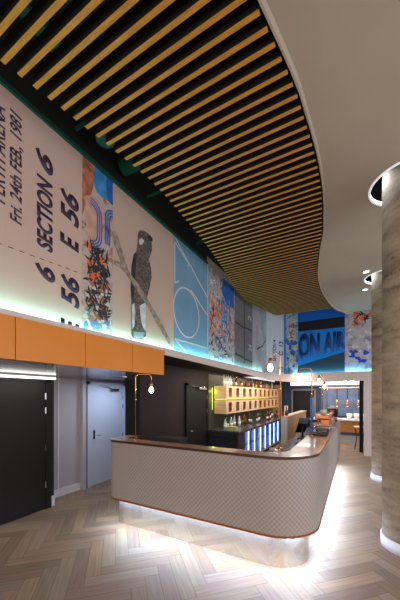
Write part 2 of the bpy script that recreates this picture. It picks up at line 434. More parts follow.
for x in (-1.9, -1.0):      # carrier rails above the slats
    MB().box(x-.02, x+.02, .5, 9.1, ZC+.121, ZC+.17).build('rail', M['black'], root)
# plaster ceiling with wavy edge and round openings over the columns
cols = [(.58, 4.22), (.59, 7.35)]
b = MB(); bm = b.bm
ZP = 4.425; KP = (ZP-CH)/(ZC-CH)
edge = [(interp(Rc, y), y) for y in [-1+.25*i for i in range(44)]] + [(-.1, 9.98)]
outer = edge + [(4.6, 9.98), (4.6, -1)]
es = []
for loop in [outer]+[[(cx+.45*math.cos(2*PI*i/40), cy+.45*math.sin(2*PI*i/40)) for i in range(40)] for cx, cy in cols]:
    vs = [bm.verts.new((x, y, ZP)) for x, y in loop]
    es += [bm.edges.new((vs[i], vs[(i+1) % len(vs)])) for i in range(len(vs))]
bmesh.ops.triangle_fill(bm, edges=es, use_beauty=True)
r = bmesh.ops.extrude_face_region(bm, geom=bm.faces[:])
for v in [g for g in r['geom'] if isinstance(g, bmesh.types.BMVert)]: v.co.z += .05
struct(b, 'ceiling', M['plaster'])
b = MB(); R_ = []
for i in range(176):
    y = -1+.0625*i; x = interp(Rc, y)-.004; R_.append([b.bm.verts.new(p) for p in ((x, y, ZC-.003), (x+.016, y, ZC-.003), (x+.016, y, ZP-.001), (x, y, ZP-.001))])
for p, q in zip(R_, R_[1:]):
    for k in range(4): b.bm.faces.new((p[k], p[(k+1) % 4], q[(k+1) % 4], q[k])).smooth = False
b.bm.faces.new(R_[0]); b.bm.faces.new(R_[-1][::-1]); struct(b, 'trim_7', M['plaster'])
for i, (cx, cy) in enumerate(cols):
    root = thing('column_ring_light', ['glowing white ring light in the ceiling round the nearest concrete column', 'glowing white ring light in the ceiling round the farther concrete column'][i], 'ring light', (cx, cy, ZP))
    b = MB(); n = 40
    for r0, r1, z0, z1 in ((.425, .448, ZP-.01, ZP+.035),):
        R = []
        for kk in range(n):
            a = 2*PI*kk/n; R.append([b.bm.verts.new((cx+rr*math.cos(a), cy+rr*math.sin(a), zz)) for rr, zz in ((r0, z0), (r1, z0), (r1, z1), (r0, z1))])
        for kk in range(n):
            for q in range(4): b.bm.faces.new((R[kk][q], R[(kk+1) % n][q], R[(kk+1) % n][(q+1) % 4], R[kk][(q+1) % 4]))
    b.build('rim', mat('ring_glow', (.9, .93, 1), .4, emit=(.85, .92, 1), es=.45), root)  # emission stands in for the light falling on the opening's white rim
    for a in (200, 120, 300, 30):
        A = math.radians(a); point('column_glow', (cx+.37*math.cos(A), cy+.37*math.sin(A), ZP+.08), 2.5, (.85, .92, 1), .02)
    root = thing('concrete_column', ['thick round board-marked concrete column nearest the viewer', 'round concrete column standing behind the nearest column'][i], 'column', (cx, cy, 0))
    b = MB(); b.lathe([(.30, .0), (.30, 5.29)], cx, cy, 0, 48); b.build('shaft', M['concrete'], root)
    b = MB(); b.lathe([(.301, .001), (.318, .001), (.318, .13), (.301, .135)], cx, cy, 0, 48); b.build('base_collar', M['white'], root)
for i, (px, py) in enumerate(((366, 271), (365, 289))):
    fw = FPX*(ZP-CH)/(HZ-py); rr = (px-200)/FPX*fw; x, y = rr*c_-fw*s_, rr*s_+fw*c_
    root = thing('downlight', ['recessed white downlight in the plaster ceiling before the second column opening', 'recessed white downlight in the plaster ceiling beyond the second column opening'][i], 'downlight', (x, y, ZP-.02))
    MB().lathe([(.07, 0), (.075, .0), (.075, .019), (.07, .019)], x, y, ZP-.02, 20).build('bezel', M['white'], root)
    MB().lathe([(.055, -.002), (.055, .001)], x, y, ZP-.02, 20).build('lens', M['led'], root)
# services above
def duct(label, pts, r, cat='duct', nm='duct'): return tag(MB().tube(pts, r, 14).build(nm, M['green']), label, cat)
duct('dark green round duct stub above the left ends of the slats', [(-2.66, 2.75, 4.82), (-1.6, 2.75, 4.82)], .10)
duct('short dark green round duct nearer the viewer above the mural top', [(-2.45, 2.25, 4.68), (-2.45, 2.25, 5.05)], .10)
duct('dark green conduit crossing above the cockatoo mural', [(-2.68, 3.25, 4.75), (-1.2, 3.25, 4.75)], .022, 'conduit', 'conduit')
duct('dark green conduit above the blue mural', [(-2.68, 4.7, 4.75), (-1.2, 4.7, 4.75)], .022, 'conduit', 'conduit')
duct('thin dark green conduit above the lettered mural', [(-2.68, 2.05, 4.75), (-1.2, 2.05, 4.75)], .02, 'conduit', 'conduit')
tag(MB().box(-2.5, -2.38, -.5, 8.5, 5.06, 5.12).build('cable_tray', M['green']), 'long dark green cable tray running between murals and slats', 'cable tray')

# ------------------------------------------------------------------ MURALS
def panel(name, label, s0, s1, z1, m, z0=2.5805):
    root = thing(name, label, 'mural', wall((s0+s1)/2, z0), None)
    b = MB(); strip(b, s0+.001, s1-.001, z0 if s0 > 3.5 else z0, z1, .001, .015); b.build('print_sheet', m, root)
    return root
ZT, ZB = 4.55, 4.72
paper = mat('blush_paper', (.60, .43, .37), .7, noise=(1.2, .05, (1, 1, 1)))
paperC = mat('warm_beige_print', (.56, .41, .34), .7, noise=(1.2, .06, (1, 1, 1)))
sA, sB, sC, sD, sE, sF, sG, sH = [ws(p, 300)[0] for p in (81, 112, 173, 208, 234, 252, 266, 283.8)]
sI, sJ, sK = [ws(p, 340)[0] for p in (298, 345, 378)]
# A lettering
A = panel('mural_panel', 'blush mural panel with huge dark ticket lettering reading SECTION 6', -.6, sA, ZT, paper)
wtext('PERTH ARENA', 1.349, 1.245, 3.52, 4.36, M['ink'], A, .2, .01)
wtext('Fri. 24th FEB., 1981', 1.489, 1.39, 3.41, 4.41, M['ink'], A, .2, .015)
wtext('SECTION', 1.787, 1.633, 3.285, 4.0, M['ink'], A, .2, .035)
wtext('6', 1.79, 1.62, 4.06, 4.25, M['ink'], A, .3, .035)
wtext('E', 2.093, 1.88, 3.425, 3.56, M['ink'], A, .2, .035)
wtext('56', 2.093, 1.88, 3.69, 4.03, M['ink'], A, .25, .035)
wtext('6', 1.812, 1.615, 2.985, 3.135, M['ink'], A, .3, .035)
wtext('56', 2.10, 1.885, 2.80, 3.13, M['ink'], A, .25, .035)
wtext('E', 2.10, 1.885, 2.52, 2.66, M['ink'], A, .2, .035, clip=2.585)
b = MB()
s = .9
while s < 2.1:
    z = 3.16+(s-1.3)*.06; line(b, (s, z), (s+.045, z+.003), .006); s += .095
b.build('dashed_line', M['ink'], A)
# B / E / I / K floral prints
def floral(root, s0, s1, z0, z1, seed, pal, n=60, size=.07, zb2=None):
    """scatter printed leaves and petals"""
    rnd = random.Random(seed); b = MB()
    for mi, (nm, m, kind, zr, cnt) in enumerate(pal):
        for _ in range(cnt):
            for _t in range(20):
                s = rnd.uniform(s0+.05, s1-.05); z = z0+(z1-z0)*rnd.uniform(*zr)
                if kind == 'leaf': L, wd = rnd.uniform(.6, 1.5)*size*1.6, size*.28
                elif kind == 'blob': L, wd = size*rnd.uniform(.5, 1.1), size*rnd.uniform(.4, .8)
                else: L, wd = size*rnd.uniform(.7, 1.3), 0
                if s-L > s0 and s+L < s1 and z+L < z1 and z-L > z0: break
            else: continue
            a = rnd.uniform(0, 2*PI); d = .0155+rnd.uniform(0, .004)
            if kind == 'leaf':
                pts = [(-L, 0), (-L*.4, wd), (L*.3, wd*.9), (L, 0), (L*.3, -wd*.9), (-L*.4, -wd)]
            elif kind == 'blob':
                pts = [(L*math.cos(t)*(1+.25*math.sin(3*t+a)), wd*math.sin(t)*(1+.2*math.cos(2*t))) for t in [2*PI*i/12 for i in range(12)]]
            else:
                pts = [(L*(.62+.38*math.cos(5*t))*math.cos(t), L*(.62+.38*math.cos(5*t))*math.sin(t)) for t in [2*PI*i/30 for i in range(30)]]
            flat(b, [(s+x*math.cos(a)-y*math.sin(a), z+x*math.sin(a)+y*math.cos(a)) for x, y in pts], d=d, th=.002, mi=mi)
    b.build('printed_flowers', [p[1] for p in pal], root)
P_dark = mat('print_dark', (.03, .028, .035), .7, noise=(14, .5, (1, 1, 1)))
P_orange = mat('print_orange', (.75, .16, .05), .7, noise=(14, .3, (1, 1, 1)))
P_white = mat('print_white', (.58, .58, .60), .7, noise=(12, .3, (1, 1, 1)))
P_grey = mat('print_grey', (.22, .24, .27), .7, noise=(12, .4, (1, 1, 1)))
P_blue = mat('print_blue', (.02, .11, .42), .7, noise=(8, .4, (1, 1, 1)))
P_sky = mat('print_sky', (.05, .26, .60), .7, noise=(6, .5, (1, 1, 1)))
P_rust = mat('print_rust', (.36, .12, .07), .7, noise=(12, .4, (1, 1, 1)))
P_line = mat('print_pale_blue', (.09, .19, .42), .7)
artB = artmat('blossom_print', 7, [(.28, (.04, .035, .05)), (.38, (.30, .11, .07)), (.46, (.50, .35, .30)), (.56, (.56, .46, .42)), (.66, (.30, .33, .40)), (.74, (.55, .20, .10))], 3)
Bm = panel('mural_panel', 'narrow floral mural strip with blue arched stripes beside the ticket lettering', sA, sB, ZT, artB)
b = MB(); fpx(b, [(81.5, 156), (92, 164), (94, 178), (90, 196), (84, 205), (81.5, 215)], d=.0155); b.build('rust_patch', mat('print_rust_wash', (.42, .15, .08), .7, noise=(14, .6, (1, 1, 1))), Bm)
b = MB(); fpx(b, [(94, 166), (111.6, 180), (111.6, 203), (104, 200), (96, 193), (92, 182)]); b.build('sky_patch', P_sky, Bm)
b = MB(); fpx(b, [(105, 176), (111.6, 181), (111.6, 206), (106, 200)], d=.017); b.build('blue_patch', P_blue, Bm)
b = MB(); fpx(b, [(84, 196), (92, 196), (99, 204), (102, 215), (101, 240), (95, 250), (87, 244), (85, 220)], d=.0156); b.build('pink_patch', mat('print_pink', (.56, .33, .27), .7, noise=(9, .2, (1, 1, 1))), Bm)
b = MB()
for k in range(3):       # the two arches of stripes
    sc, zc = ws(89.5, 212); s_e, _ = ws(100.5-2.1*k, 212); R_ = s_e-sc
    ring(b, sc, zc, R_, .016, 0, PI*.5, 12, d=.018)
    zlo = ws(99, 238)[1]
    line(b, (sc+R_, zc), (sc+R_, zlo), .016, d=.018)
    ring(b, sc, zlo, R_, .016, -PI*.5, 0, 12, d=.018)
    sc2, zc2 = ws(112, 220)[0], ws(112, 222)[1]; R2 = sc2-ws(104.8+2.0*k, 222)[0]
    ring(b, sc2-.006, zc2, R2, .018, PI*.5, PI, 12, d=.018)
    line(b, (sc2-.006-R2, zc2), (sc2-.006-R2, ws(108, 246)[1]), .018, d=.018)
b.build('blue_stripes', P_blue, Bm)
floral(Bm, sA, sB, 2.59, 3.85, 5, [('dark_leaves', P_dark, 'leaf', (.18, .80), 150), ('pale_blossom', P_white, 'blob', (.03, .42), 30), ('orange_blossom', P_orange, 'star', (.5, .8), 16), ('rust_leaves', P_rust, 'leaf', (.1, .5), 40), ('grey_blossom', P_grey, 'blob', (.02, .4), 16), ('blue_petals', P_line, 'blob', (.0, .14), 12)], size=.048)
# C cockatoo
Cm = panel('mural_panel', 'beige mural panel with a large crested cockatoo perched on a bare branch', sB, sC, ZT, paperC)
feath = mat('print_feathers', (.12, .095, .09), .7, noise=(22, .7, (1, 1, 2)))
bark = mat('print_bark', (.30, .235, .20), .7, noise=(16, .5, (1, 1, 1)))
def q7(l): return [(115+x/4.28, 210+y/4.28) for x, y in l]
b = MB(); fpx(b, q7([(95, 98), (104, 88), (118, 90), (133, 98), (146, 110), (152, 140), (154, 175), (146, 198), (140, 212), (150, 250), (152, 290), (143, 335), (130, 385), (128, 410), (128, 540), (112, 553), (76, 551), (67, 540), (66, 470), (66, 390), (62, 330), (66, 250), (75, 195), (88, 178), (92, 140)]), d=.0175); b.build('bird_body', feath, Cm)
b = MB(); fpx(b, q7([(66, 240), (78, 186), (88, 190), (84, 260), (80, 330), (72, 390), (64, 370)]), d=.0195, th=.002); b.build('wing', P_dark, Cm)
b = MB(); fpx(b, q7([(134, 112), (146, 110), (156, 122), (156, 138), (148, 133), (138, 136)]), d=.0195, th=.002); b.build('beak', P_dark, Cm)
b = MB(); fpx(b, q7([(98, 128), (110, 122), (120, 134), (112, 150), (100, 150)]), d=.0195, th=.002); b.build('cheek_patch', P_white, Cm)
b = MB(); fpx(b, q7([(100, 412), (127, 395), (127, 520), (114, 500), (106, 470)]), d=.0195, th=.002); fpx(b, q7([(68, 405), (78, 400), (82, 440), (78, 500), (68, 510)]), d=.0195, th=.002); b.build('tail_panels', P_white, Cm)
b = MB(); fpx(b, q7([(74, 520), (122, 524), (116, 550), (78, 548)]), d=.0195, th=.002); b.build('tail_tip', P_grey, Cm)
b = MB()
fpx(b, q7([(-10, 90), (2, 100), (30, 190), (44, 238), (52, 262), (96, 322), (130, 372), (150, 410), (186, 470), (222, 540), (244, 590), (226, 576), (196, 524), (160, 460), (134, 412), (92, 350), (56, 296), (30, 254), (8, 190), (-10, 140)]), d=.0215)
fpx(b, q7([(-10, 215), (10, 222), (30, 236), (44, 250), (36, 266), (14, 246), (-10, 236)]), d=.0215, th=.0035)
b.build('branch', bark, Cm)
# D blue with white line drawing
blueD = mat('soft_blue_print', (.17, .33, .50), .7, noise=(1.5, .1, (1, 1, 1)))
Dm = panel('mural_panel', 'light blue mural panel with a white line-drawn circle and diagonals', sC, sD, ZT, blueD)
pale = mat('print_chalk', (.62, .62, .64), .7)
b = MB(); ring(b, 4.41, 3.345, .44, .025)
def lpx(b, p, q, wd=.024, **k): line(b, ws(*p), ws(*q), wd, **k)
for p, q in (((174, 237), (207.5, 299)), ((174, 242), (188.4, 264.4)), ((188.4, 264.4), (187.4, 266.5)), ((174, 283), (178.3, 281.4)), ((190, 290), (207.6, 317)), ((174, 338.7), (207.6, 348.5)), ((174.2, 339), (184.9, 352)), ((174, 242), (174, 283)), ((207, 264.5), (207, 347))): lpx(b, p, q)
b.build('line_drawing', pale, Dm)
# E floral
artE = artmat('bouquet_print', 6, [(.30, (.03, .03, .05)), (.42, (.24, .20, .24)), (.50, (.55, .46, .45)), (.60, (.20, .25, .36)), (.70, (.50, .14, .06)), (.78, (.5, .5, .55))], 11)
Em = panel('mural_panel', 'floral mural strip with orange blossom between the blue drawing and the grey lockers', sD, sE, 4.6, artE)
floral(Em, sD, sE, 2.6, 4.55, 9, [('dark_leaves', P_dark, 'leaf', (.03, .8), 50), ('orange_blossom', P_orange, 'star', (.3, .72), 50), ('pale_blossom', P_white, 'star', (.1, .9), 50), ('blue_petals', P_line, 'blob', (.0, .4), 24)], size=.065)
b = MB(); fpx(b, [(222, 278), (233, 288), (233, 308), (226, 305), (221, 292)], d=.021); b.build('blue_patch', P_blue, Em)
b = MB()
for p in (221, 223.5, 226, 228.5): lpx(b, (p, 300), (p, 326), .05, d=.022)
b.build('blue_stripes', P_sky, Em)
# F grey lockers
artF = mat('grey_locker_print', (.16, .155, .17), .6, noise=(2, .15, (1, 1, 4)))
Fm = panel('mural_panel', 'dark grey mural panel printed with numbered locker doors', sE, sF, ZB, artF)
b = MB()
for p, q in (((243.6, 300), (243.6, 364)), ((234.6, 321.7), (243.4, 328)), ((243.8, 327.5), (251.6, 331)), ((234.6, 353.5), (243.4, 358)), ((243.8, 359), (251.6, 362))): lpx(b, p, q, .045)
b.build('seams', P_dark, Fm)
wtext('2', ws(250.6, 317)[0], ws(247.6, 317)[0]-.0, ws(249, 320.5)[1], ws(249, 315.5)[1], P_white, Fm, 0, .0)
wtext('24', ws(251, 347)[0], ws(248, 347)[0], ws(249, 351)[1], ws(249, 344.5)[1], P_white, Fm, 0, .0)
# G pale grey with arc
artG = artmat('misty_grey_print', 2, [(.35, (.30, .30, .33)), (.65, (.46, .45, .47))], 4)
Gm = panel('mural_panel', 'misty grey mural panel with a faint white arc and a dark dash', sF, sG, ZB, artG)
b = MB(); cs, cz = ws(254, 330); ring(b, cs-.3, cz-.1, .95, .03, -.6, 1.0, 24); b.build('pale_arc', P_white, Gm)
b = MB(); lpx(b, (256.5, 349), (262, 346), .05); lpx(b, (262, 346), (265.3, 340), .035); b.build('dark_dash', P_dark, Gm)
# H lettering
paperH = mat('cool_white_paper', (.56, .54, .60), .7)
Hm = panel('mural_panel', 'pale mural panel on the curved corner with blue ticket lettering reading C 13', sG, sH, ZB, paperH)
wtext('C  13', ws(283, 350)[0], ws(278.6, 350)[0], ws(281, 355.5)[1], ws(281, 341.5)[1], M['inkblue'], Hm, .15, .03)
wtext('SECTION 4', ws(275.8, 350)[0], ws(272.3, 350)[0], ws(274, 361.5)[1], ws(274, 340)[1], M['inkblue'], Hm, .15, .02)
wtext('C  13', ws(283, 370)[0], ws(278.6, 370)[0], ws(281, 381)[1], ws(281, 366.5)[1], M['inkblue'], Hm, .15, .03, clip=2.6)
b = MB(); z = ws(269.5, 342)[1]
while z < ws(269.5, 326)[1]: line(b, (ws(269.6, 335)[0], z), (ws(269.6, 335)[0], z+.035), .018); z += .055
b.build('dashed_line', P_grey, Hm)
# I
artI = artmat('blue_bloom_print', 5, [(.32, (.03, .05, .10)), (.42, (.10, .22, .40)), (.52, (.42, .48, .52)), (.62, (.26, .36, .42)), (.72, (.30, .12, .07))], 21)
Im = panel('mural_panel', 'narrow blue and white floral mural strip left of the ON AIR mural', sH, sI, ZB, artI)
b = MB(); strip(b, sH+.002, sH+.07, 2.59, 4.7, .0155, .018); b.build('blue_border', mat('print_cobalt', (.0, .16, .60), .6), Im)
floral(Im, sH+.07, sI, 2.6, 4.5, 12, [('pale_petals', P_white, 'star', (.05, .95), 14), ('blue_petals', P_blue, 'blob', (.0, .6), 12), ('rust_leaves', P_rust, 'leaf', (.6, .95), 8)], size=.09)
# J ON AIR
Jm = panel('mural_panel', 'blue mural panel showing a tilted sign lettered ON AIR', sI, sJ, ZB, mat('azure_print', (.0, .13, .62), .6))
b = MB(); fpx(b, [(298.3, 322.5), (344.6, 316.5), (344.6, 327), (298.3, 331.8)]); b.build('black_band', mat('print_black', (.004, .005, .01), .6), Jm)
b = MB(); fpx(b, [(298.3, 331.8), (344.6, 327), (344.6, 351.8), (298.3, 366)]); b.build('sign_face', mat('print_bright_azure', (.0, .23, .80), .6), Jm)
b = MB(); fpx(b, [(298.3, 366), (344.6, 351.8), (344.6, 372), (298.3, 375)], d=.0158); b.build('dark_base', mat('print_teal_shadow', (.012, .05, .07), .6), Jm)
tb, x0, x1, y0_, y1_ = text_bm('ON AIR', 0, .06)
for v in tb.verts:
    u = (v.co.x-x0)/(x1-x0); t = v.co.y/y1_; d = v.co.z
    px = 298.8+(346-298.8)*u; yb = 359+(347.5-359)*u; yt = 334+(330.5-334)*u
    s_q, z_q = ws(px, yb+(yt-yb)*t); v.co = wall(min(s_q, sJ-.005), z_q, .019+.003*d)
b = MB(); b.add(tb); b.build('lettering', mat('print_deep_blue', (.004, .045, .20), .6), Jm)
# K
artK = artmat('mauve_bloom_print', 3.5, [(.28, (.10, .09, .22)), (.38, (.28, .22, .28)), (.48, (.46, .42, .50)), (.60, (.52, .47, .52)), (.72, (.55, .20, .12))], 31)
Km = panel('mural_panel', 'mauve floral mural with orange blossom right of the ON AIR mural', sJ, sK, ZB, artK)
floral(Km, sJ, sK, 2.6, 4.62, 15, [('orange_blossom', P_orange, 'star', (.72, .98), 14), ('dark_leaves', P_dark, 'leaf', (.72, .98), 10), ('blue_petals', mat('print_ultramarine', (.01, .06, .50), .7), 'blob', (.0, .35), 9), ('pale_petals', P_white, 'blob', (.2, .7), 12)], size=.09)

# ------------------------------------------------------------------ ORANGE CABINETS
ys = [-.6, .55, 1.381, 2.108, 2.849, 3.559]
labs = ['orange overhead panel box partly cut off by the left picture edge', 'orange overhead panel box above the hinges of the black door', 'orange overhead panel box above the pale blue door', 'orange overhead panel box at the right end of the row']
for i in range(1, 5):
    root = thing('overhead_box', labs[i-1], 'overhead box', (-2.7, (ys[i]+ys[i+1])/2, 2.155), 'orange boxes under the murals')
    MB().box(-2.618, -2.598, ys[i]+.004, ys[i+1]-.004, 2.157, 2.531, bev=.002).build('front_panel', M['orange'], root)
    MB().box(-2.90, -2.6185, ys[i]+.002, ys[i+1]-.002, 2.1805, 2.528).build('carcass', M['orange'], root)

# ------------------------------------------------------------------ DOORS
# door_1 (charcoal) in the brown wall at the left
b = MB(); b.box(-4.45, -4.42, 1.95, 2.92, .005, 2.06)
d1 = struct(MB().box(-4.445, -4.41, 1.86, 2.80, .008, 2.055), 'door_1', M['blackdoor'])
b = MB(); b.box(-4.447, -4.40, 2.805, 2.90, 0, 2.12); b.box(-4.447, -4.40, 1.76, 1.855, 0, 2.12); b.box(-4.447, -4.40, 1.76, 2.90, 2.06, 2.12)
b.build('door_frame', M['blackdoor'], d1)
for z in (.35, .95, 1.55, 1.78): MB().box(-4.408, -4.396, 2.79, 2.812, z, z+.10).build('hinge', M['steel'], d1)
b = MB(); b.tube([(-4.40, 1.95, 1.0), (-4.34, 1.95, 1.0), (-4.34, 2.07, 1.0)], .01); b.build('door_handle', M['steel'], d1)
b = MB(); b.box(-4.43, -4.35, 1.0, 2.95, 2.105, 2.135, bev=.004)
t = thing('linear_light', 'white linear light fixed above the charcoal door', 'light', (-4.39, 1.9, 2.1)); b.build('diffuser', M['led'], t)
MB().box(-4.43, -4.35, 1.0, 2.95, 2.1355, 2.158).build('housing', M['white'], t)
# door_2 (pale blue)
d2 = struct(MB().box(-4.745, -4.705, 3.93, 4.84, .008, 2.055), 'door_2', M['bluedoor'])
b = MB(); b.box(-4.747, -4.69, 3.86, 3.925, 0, 2.12); b.box(-4.747, -4.69, 4.845, 4.91, 0, 2.12); b.box(-4.747, -4.69, 3.86, 4.91, 2.06, 2.12); b.build('door_frame', M['bluedoor'], d2)
h = MB().box(-4.704, -4.69, 4.00, 4.045, .95, 1.13).build('handle_plate', M['steel'], d2)
MB().tube([(-4.69, 4.02, 1.02), (-4.64, 4.02, 1.02), (-4.64, 4.14, 1.02)], .01).build('lever', M['steel'], h)
h = MB().box(-4.704, -4.65, 4.42, 4.68, 1.93, 1.99, bev=.005).build('door_closer', M['steel'], d2)
MB().tube([(-4.66, 4.45, 2.0), (-4.62, 4.25, 2.04), (-4.68, 4.12, 2.06)], .009).build('closer_arm', M['steel'], h)
for z in (1.55, 1.75, .9, .2): MB().box(-4.704, -4.692, 4.825, 4.845, z, z+.09).build('hinge', M['steel'], d2)
# dark gap and pilaster beside it
struct(MB().box(-4.75, -4.66, 3.72, 3.80, 0, 2.158), 'trim_3', M['lilac'])
struct(MB().box(-4.75, -4.74, 3.80, 3.86, 0, 2.158), 'trim_4', M['blackdoor'])
struct(MB().box(-4.75, -4.735, 3.24, 3.27, .0, 2.158), 'trim_5', M['white'])
# black return of the brown wall
struct(MB().box(-3.74, -3.395, 3.915, 3.9395, 0, 2.158), 'wall_left', M['black'])
# door_3 in brown wall behind the bar
d3 = struct(MB().box(-3.398, -3.365, 5.52, 6.45, .008, 2.06), 'door_3', M['blackdoor'])
b = MB(); b.box(-3.398, -3.35, 5.44, 5.515, 0, 2.12); b.box(-3.398, -3.35, 6.455, 6.53, 0, 2.12); b.box(-3.398, -3.35, 5.44, 6.53, 2.065, 2.12); b.build('door_frame', M['blackdoor'], d3)
h = MB().box(-3.364, -3.31, 5.98, 6.35, 1.98, 2.04, bev=.004).build('door_closer', M['steel'], d3)
MB().tube([(-3.33, 6.0, 2.045), (-3.30, 5.8, 2.06), (-3.34, 5.65, 2.06)], .01).build('closer_arm', M['steel'], h)
MB().tube([(-3.364, 5.58, 1.02), (-3.32, 5.58, 1.02), (-3.32, 5.70, 1.02)], .011).build('door_handle', M['steel'], d3)
for z in (.3, 1.4, 1.75): MB().box(-3.364, -3.35, 6.435, 6.457, z, z+.1).build('hinge', M['steel'], d3)

# ------------------------------------------------------------------ BAR COUNTER
def bar_path():
    P = []; x0, x1, y0b, yl, yr = -3.17, -.37, 2.94, 3.42, 8.25
    r0, r1 = .16, .50
    P.append((x0, yl, -1, 0, 0))
    for i in range(9):
        a = PI+PI/2*i/8; P.append((x0+r0+r0*math.cos(a), y0b+r0+r0*math.sin(a), math.cos(a), math.sin(a), 0))
    for i in range(1, 12): P.append((x0+r0+(x1-r1-x0-r0)*i/12, y0b, 0, -1, 0))
    for i in range(17):
        a = -PI/2+PI/2*i/16; P.append((x1-r1+r1*math.cos(a), y0b+r1+r1*math.sin(a), math.cos(a), math.sin(a), i/16))
    for i in range(1, 13): P.append((x1, y0b+r1+(yr-y0b-r1)*i/12, 1, 0, 1))
    return P
BP = bar_path()
def sweep(mb, prof, mi=0, smooth=False):       # prof: list of (d, z), d may be a function of t
    R = []; u = 0; prev = None; U = []
    for x, y, nx, ny, t in BP:
        if prev: u += math.hypot(x-prev[0], y-prev[1])
        prev = (x, y); U.append(u); row = []
        for d, z in prof:
            dd = d(t) if callable(d) else d
            row.append(mb.bm.verts.new((x+nx*dd, y+ny*dd, z)))
        R.append(row)
    n = len(prof)
    for i in range(len(R)-1):
        for k in range(n):
            k2 = (k+1) % n; f = mb.bm.faces.new((R[i][k], R[i+1][k], R[i+1][k2], R[i][k2])); f.material_index = mi; f.smooth = smooth
            for lp, (uu, kk) in zip(f.loops, ((U[i], k), (U[i+1], k), (U[i+1], k2), (U[i], k2))): lp[mb.uv].uv = (uu, prof[kk][1])
    mb.bm.faces.new(R[0]).material_index = mi; mb.bm.faces.new(R[-1][::-1]).material_index = mi
bar = thing('bar_counter', 'long rounded bar counter clad in pale scallop tiles with a brown timber top', 'bar counter', (-1.8, 3.2, 0))
b = MB(); sweep(b, [(-.03, .385), (0, .385), (0, 1.18), (-.03, 1.18)]); b.build('tiled_front', M['scallop'], bar)
b = MB(); sweep(b, [(-.03, .365), (.008, .365), (.008, .3845), (-.03, .3845)]); b.build('copper_trim', M['coppertrim'], bar)
b = MB(); sweep(b, [(-.13, 0.001), (-.10, 0.001), (-.10, .384), (-.13, .384)]); b.build('kick_plinth', M['plinth'], bar)
b = MB(); sweep(b, [(-.0995, .372), (-.0305, .372), (-.0305, .384), (-.0995, .384)]); b.build('underside_board', M['board'], bar)
inn = lambda t: -.205-.10*t
b = MB(); sweep(b, [(inn, 1.1805), (.012, 1.1805), (.012, 1.1955), (.018, 1.1955), (.018, 1.212), (inn, 1.212)])
for f in b.bm.faces:
    cz_ = f.calc_center_median().z
    f.material_index = 0 if cz_ > 1.2119 else 1
b.build('timber_top', [M['bartop'], M['baredge']], bar)
b = MB(); sweep(b, [(lambda t: inn(t)+.0, .0), (lambda t: inn(t)+.03, .0), (lambda t: inn(t)+.03, 1.18), (inn, 1.18)]); b.build('inner_panel', M['barlower'], bar)
b = MB(); sweep(b, [(lambda t: -.80, .93), (lambda t: inn(t)-.001, .93), (lambda t: inn(t)-.001, .96), (lambda t: -.80, .96)])
b.build('work_surface', M['darkstone'], bar)

# ------------------------------------------------------------------ BRASS BAR LAMPS
def bar_lamp(x, y, zt, dx, dy, label, zbulb):
    t = thing('bar_lamp', label, 'lamp', (x, y, 1.212), 'brass gooseneck lamps along the bar')
    MB().lathe([(.035, 0.0005), (.035, .012), (.012, .02)], x, y, 1.212, 16).build('base', M['brass'], t)
    r = .05; ln = math.hypot(dx, dy); ux, uy = dx/ln, dy/ln
    pts = [(x, y, 1.225), (x, y, zt-r)]
    for i in range(1, 7):
        a = PI/2*i/6; pts.append((x+ux*r*(1-math.cos(a)), y+uy*r*(1-math.cos(a)), zt-r+r*math.sin(a)))
    pts.append((x+dx-ux*r, y+dy-uy*r, zt))
    for i in range(1, 7):
        a = PI/2*i/6; pts.append((x+dx-ux*r*(1-math.sin(a)), y+dy-uy*r*(1-math.sin(a)), zt-r+r*math.cos(a)))
    pts.append((x+dx, y+dy, zbulb+.10))
    MB().tube(pts, .007, 10).build('pole', M['brass'], t)
    MB().lathe([(.012, -.015), (.017, 0), (.012, .015)], x, y, 1.212+.62*(zt-1.212), 12).build('collar', M['brass'], t)
    s = MB().lathe([(.022, .048), (.026, .06), (.02, .10), (.008, .12)], x+dx, y+dy, zbulb, 14).build('lamp_socket', M['copper'], t)
    MB().lathe([(.004, -.045), (.024, -.035), (.034, -.01), (.030, .015), (.018, .04), (.014, .0475)], x+dx, y+dy, zbulb, 14).build('bulb', M['bulb'], t)
    point('bar_lamp_glow', (x+dx, y+dy, zbulb-.06), 3.0, (1, .7, .45), .03)
bar_lamp(-2.72, 3.05, 2.14, .20, .10, 'tall brass lamp on the left end of the bar in front of the brown wall', 1.92)
bar_lamp(-.79, 3.40, 2.35, -.12, 0, 'brass lamp at the rounded bar corner nearest the viewer', 2.18)
bar_lamp(-.60, 4.62, 2.26, -.19, 0, 'brass lamp second along the side of the bar behind the corner lamp', 2.13)
bar_lamp(-.60, 6.2, 2.24, -.05, -.12, 'brass lamp third along the side of the bar', 2.13)
bar_lamp(-.60, 7.25, 2.14, -.05, -.12, 'farthest brass lamp near the back end of the bar', 2.04)

